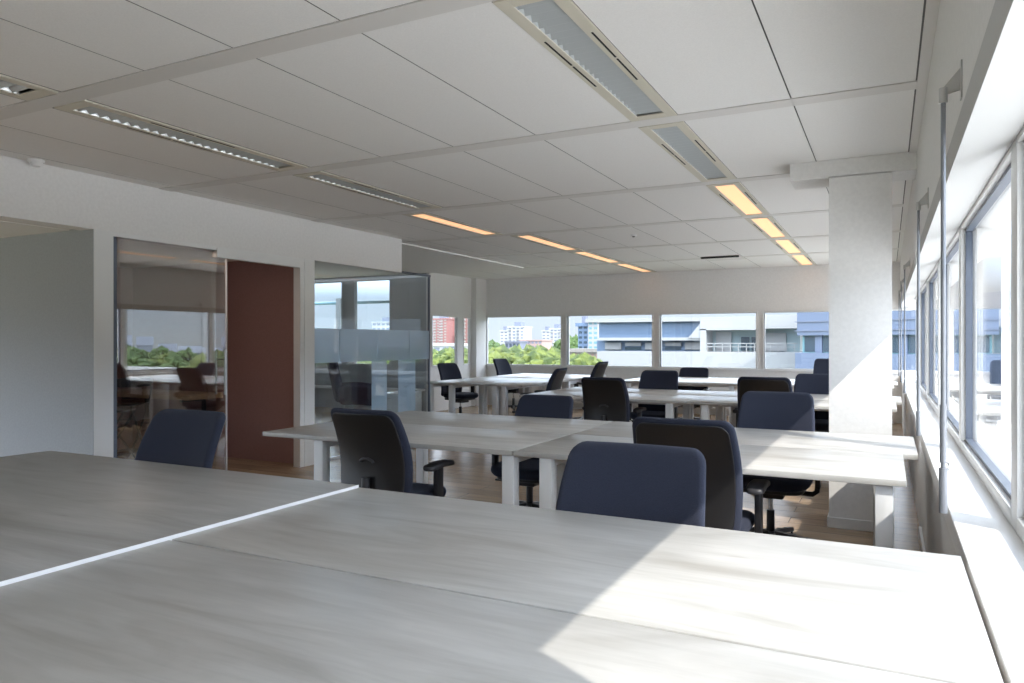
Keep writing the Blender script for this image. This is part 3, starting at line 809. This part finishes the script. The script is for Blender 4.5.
bm = B(); quad(bm, 706, 797, 343, 343.8, NY-2.5, .15); quad(bm, 706, 797, 346.5, 347.2, NY-2.5, .15)
for k in range(12): quad(bm, 706+k*8, 706.6+k*8, 343, 352, NY-2.5, .15)
obj('railing', bm, 'white_clad', nb)

# wing turned away from the sun, its blue shade put into the cladding colour
wg = thing('office_wing', 'blue shaded wing of the white building, right of the diagonal sunlight edge', 'building', (0,0,0))
c0 = Vector(aty(797, 341.5, 78)); dirw = Vector((.86,-.51,0)).normalized(); nrm = Vector((-dirw.y, dirw.x, 0))   # runs to the right and towards us
def wquad(bm, s0, s1, z0, z1, o0, depth):
    p0 = c0+dirw*s0+nrm*o0; p1 = c0+dirw*s1+nrm*o0
    poly(bm, [(p0.x,p0.y,z0),(p1.x,p1.y,z0),(p1.x,p1.y,z1),(p0.x,p0.y,z1)], nrm*depth)
zc = EYE
bm = B(); wquad(bm, 0, 34, zc+.60, zc+3.9, 0, 9); obj('upper_cladding', bm, 'wing_shade_clad', wg)
bm = B(); wquad(bm, 0, 34, -14, zc-1.1, -.3, 9.3); obj('lower_cladding', bm, 'wing_shade_clad', wg)
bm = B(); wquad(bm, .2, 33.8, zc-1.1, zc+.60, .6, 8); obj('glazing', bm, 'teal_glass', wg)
for k in range(16):
    bm = B(); wquad(bm, .5+k*2.1, 1.7+k*2.1, zc-1.0, zc+.5, .5, .3); obj('window', bm, 'dark_glass', wg)
    bm = B(); wquad(bm, 1.75+k*2.1, 2.5+k*2.1, zc-1.1, zc+.6, .4, .3); obj('mullion', bm, 'wing_shade_clad' , wg)
bm = B(); wquad(bm, -.2, 34, zc+1.9, zc+2.0, -.12, .14); wquad(bm, -.2, 34, zc+1.0, zc+1.1, -.12, .14); obj('cladding_joint', bm, 'slate', wg)

# glassy tower beside it and towers beyond
def tower(name, label, cat, px0, px1, ytop, ybot, Y, body, rows, cols, win, group=None, pent=True, depth=None, balc=False):
    a = aty(px0, ybot, Y); b = aty(px1, ytop, Y); w = b[0]-a[0]; zt = b[2]
    t = thing(name, label, cat, ((a[0]+b[0])/2, Y, -14), 0, group)
    D = depth or w
    bm = B(); bx(bm, -w/2, w/2, 0, D, 0, zt+14); obj('walls', bm, body, t)
    z0 = a[2]+14; H = zt+14-z0
    for r in range(rows):
        for c in range(cols):
            cw, ch = w/cols, H/rows
            bm = B(); x = -w/2+(c+.18)*cw; z = z0+(r+.28)*ch
            bx(bm, x, x+cw*.62, -.12*w/20, .2, z, z+ch*.48); o = obj('window', bm, win, t)
            if balc and c % 2 == 0:
                bm = B(); bx(bm, x-.1*cw, x+cw*.7, -.9, 0, z-ch*.18, z+.02*ch); obj('balcony', bm, 'tower_white', o)
    if pent:
        bm = B(); bx(bm, -w*.2, w*.2, D*.2, D*.7, zt+14, zt+14+H*.14+1); obj('lift_house', bm, 'slate', t)
    bm = B(); bx(bm, -w/2-.3, w/2+.3, -.3, D+.3, zt+13.8, zt+14.3); obj('roof_rim', bm, body, t)
    return t
tower('glass_tower', 'blue-green glazed stair tower at the end of the white office building', 'building', 578, 588, 325, 350, 100, 'blue_pale', 5, 2, 'dark_glass')
tower('glass_tower', 'taller teal glazed tower touching the white office building', 'building', 588, 598, 321, 350, 99, 'white_clad', 6, 2, 'teal_glass', pent=False)
tower('apartment_tower', 'pale apartment tower, left of the pair in the wide window above the trees', 'building', 500, 508, 331, 349, 330, 'tower_white', 6, 2, 'slate')
tower('apartment_tower', 'tallest pale apartment tower in the wide window', 'building', 508, 524, 327, 349, 320, 'tower_white', 7, 4, 'slate', balc=True)
tower('apartment_tower', 'slim pale tower left of the right-hand pair above the trees', 'building', 542, 550, 331, 349, 330, 'tower_white', 6, 2, 'slate')
tower('apartment_tower', 'pale apartment tower beside the window mullion above the trees', 'building', 550, 561, 329, 349, 320, 'tower_white', 6, 3, 'slate', balc=True)
tower('row_house', 'low grey roofed building between the apartment towers', 'building', 505, 520, 342, 349, 260, 'slate', 1, 4, 'dark_glass', pent=False)
tower('row_house', 'low pinkish building right of the grey roofed one', 'building', 520, 542, 340.5, 349, 270, 'row_pink', 2, 6, 'slate', pent=False)
tower('low_house', 'low salmon building with dark doors behind the green bushes', 'building', 567, 599, 351, 362, 95, 'pale_render', 1, 8, 'brick_brown', pent=False)
tower('red_tower', 'red brick apartment tower in the small left window', 'building', 433, 447, 319, 344, 240, 'brick_pink', 9, 4, 'pale_render', balc=True)
tower('red_tower', 'pinkish apartment tower behind the red brick one', 'building', 445, 457, 317, 344, 300, 'row_pink', 9, 3, 'tower_white')
tower('red_tower', 'red and white apartment tower in the narrow corner window', 'building', 463, 476, 317, 350, 240, 'brick_pink', 9, 4, 'pale_render', balc=True)
tower('low_house', 'flat white pavilion with a dark frame in the small left window', 'building', 433, 458, 345, 355, 110, 'tower_white', 1, 3, 'slate', pent=False)
tower('apartment_slab', 'distant pale flats seen through the lounge glass', 'building', 372, 395, 322, 345, 320, 'tower_white', 5, 5, 'slate')
# awning arm seen through the lounge windows
t = thing('awning_arm', 'teal awning tube outside the lounge windows', 'awning', (0,0,0))
bm = B()
p0, p1 = aty(300,304,13.2), aty(338,303,13.2); p2, p3 = aty(351,303,13.2), aty(398,301.5,13.2)
cyl(bm, p0, p3, .035, n=12); obj('tube', bm, 'teal_glass', t, smooth=True)
bm = B(); x = aty(341,303,13.2); bx(bm, x[0]-.07, x[0]+.07, 13.1, 13.3, -1, x[2]+.1); obj('bracket_post', bm, 'white_clad', t)

# trees
def tree_proto(k, m, n=190):
    rnd = random.Random(k)
    bm = B()
    for i in range(n):
        a, h = rnd.uniform(0, 2*PI), rnd.uniform(-1, 1); rr_ = math.sqrt(1-h*h)*rnd.uniform(.55, 1)
        c = Vector((math.cos(a)*rr_*3.2, math.sin(a)*rr_*3.2, 9.5+h*3.4)); r = rnd.uniform(.35, .85)
        g = bmesh.ops.create_icosphere(bm, subdivisions=1, radius=r, matrix=Matrix.Translation(c))
        for v in g['verts']: v.co += (v.co-c)*rnd.uniform(-.45, .45)
    t = thing('leafy_tree', 'x', 'tree', (0,0,0))
    obj('crown', bm, m, t)
    bm = B(); cyl(bm, (0,0,0), (0,0,9), .35, .15, 10)
    for q in range(4): a = q*PI/2+.4; cyl(bm, (0,0,5.5+q*.5), (2*math.cos(a),2*math.sin(a),9), .12, .05, 6)
    obj('trunk', bm, 'bark', t)
    return t
tp = [tree_proto(1, 'leaf'), tree_proto(2, 'leaf'), tree_proto(3, 'leaf_dark')]
tused = [False]*3
def tree(k, x, y, s, lab, grp, z=-14):
    if tused[k]: o = dup(tp[k], (x,y,z), random.uniform(0, 6), lab, grp)
    else: o = tp[k]; o.location = (x,y,z); o['label'] = lab; o['group'] = grp; tused[k] = True
    o.scale = (s, s, s)
rnd = random.Random(4)
LB = 'bright green tree crown beyond the far windows, among a dense row'
def tree_at(px, pyt, Y, k, lab, grp):
    p_ = aty(px, pyt, Y); s = (p_[2]+14)/13.4
    tree(k, p_[0], Y, s, lab, grp)
for i in range(13): tree_at(478+i*6.2+rnd.uniform(-2,2), 349.5+rnd.uniform(-1.5,2.5), 72+rnd.uniform(-6,10), i % 2, LB, 'green trees beyond the far windows')
for i in range(6): tree_at(565+i*5.0, 358+rnd.uniform(-1,1.5), 68+rnd.uniform(-4,4), i % 2, LB, 'green trees beyond the far windows')
for i in range(6): tree_at(432+i*8, 352+rnd.uniform(-2,2), 75+rnd.uniform(-6,10), i % 2, LB, 'green trees beyond the far windows')
for i in range(10): tree_at(290+i*13, 353+rnd.uniform(-2,2), 75+rnd.uniform(-6,10), i % 2, 'green tree seen low through the lounge glass', 'trees outside the lounge')
for px in (568, 573, 577): tree_at(px, 337+rnd.uniform(-1,1), 150, 2, 'darker green tree behind the glazed tower', 'dark trees by the glazed tower')
for px in (480, 486, 492): tree_at(px, 341, 200, 2, 'hazy green tree far behind the bright ones', 'distant trees')
# trees and roofs on the window side, seen mirrored in the booth glass
for i in range(130):
    a = math.radians(rnd.uniform(30, 70)); R = 45+200*rnd.random()**1.3
    tree(rnd.choice((0,2,2)), -11+R*math.sin(a), R*math.cos(a), rnd.uniform(.92, 1.06), 'dark green tree of the park outside, mirrored in the booth glass', 'park trees mirrored in the booth glass')
bh = None
for i in range(26):
    a = math.radians(32+i*1.45); R = rnd.uniform(250, 420); x, y = -11+R*math.sin(a), R*math.cos(a); w_ = rnd.uniform(4, 9); h = rnd.uniform(10, 16)
    if bh is None:
        bh = thing('distant_house', 'tiny distant city building mirrored in the booth glass', 'building', (x,y,-14), 0, 'distant city mirrored in the booth glass')
        bm = B(); bx(bm, -.5, .5, -.5, .5, 0, 1); obj('walls', bm, 'far_grey', bh)
        bm = B(); poly(bm, [(-.55,-.55,1),(-.55,.55,1),(-.55,0,1.25)], (1.1,0,0)); obj('roof', bm, 'far_grey', bh)
        bh.scale = (w_, w_, h)
    else:
        o = dup(bh, (x,y,-14), -a); o.scale = (w_, w_, h)

# ------------------------------------------------------------------ light
sd = Vector((.87,-.49,.915)).normalized()
L = bpy.data.lights.new('sun', 'SUN'); L.energy = 2.55; L.angle = math.radians(.55); L.color = (1.0,.94,.85)
so = bpy.data.objects.new('sun', L); COL.objects.link(so)
so.rotation_euler = sd.to_track_quat('Z', 'Y').to_euler(); so.location = (20,-12,20)
W = bpy.data.worlds.new('sky'); S.world = W; W.use_nodes = True
n, l = W.node_tree.nodes, W.node_tree.links
bg = n['Background']
tc = n.new('ShaderNodeTexCoord'); sp = n.new('ShaderNodeSeparateXYZ'); l.new(tc.outputs['Generated'], sp.inputs[0])
rp = n.new('ShaderNodeValToRGB'); l.new(sp.outputs['Z'], rp.inputs[0])
e = rp.color_ramp.elements
e[0].position = 0.0; e[0].color = (.79,.895,1,1); e[1].position = 1; e[1].color = (.62,.76,1,1)
q = e.new(.10); q.color = (.62,.78,1,1); q = e.new(.3); q.color = (.86,.92,1,1)
rs = n.new('ShaderNodeValToRGB'); l.new(sp.outputs['Z'], rs.inputs[0])
e = rs.color_ramp.elements; e[0].position = 0; e[0].color = (.125,)*3+(1,); e[1].position = 1; e[1].color = (.50,)*3+(1,)
for z_, v_ in ((.06, .14), (.14, .84), (.30, .88), (.60, .62)): q = e.new(z_); q.color = (v_,)*3+(1,)
mu = n.new('ShaderNodeMath'); mu.operation = 'MULTIPLY'; mu.inputs[1].default_value = 4.0
l.new(rs.outputs[0], mu.inputs[0]); l.new(mu.outputs[0], bg.inputs[1]); l.new(rp.outputs[0], bg.inputs[0])
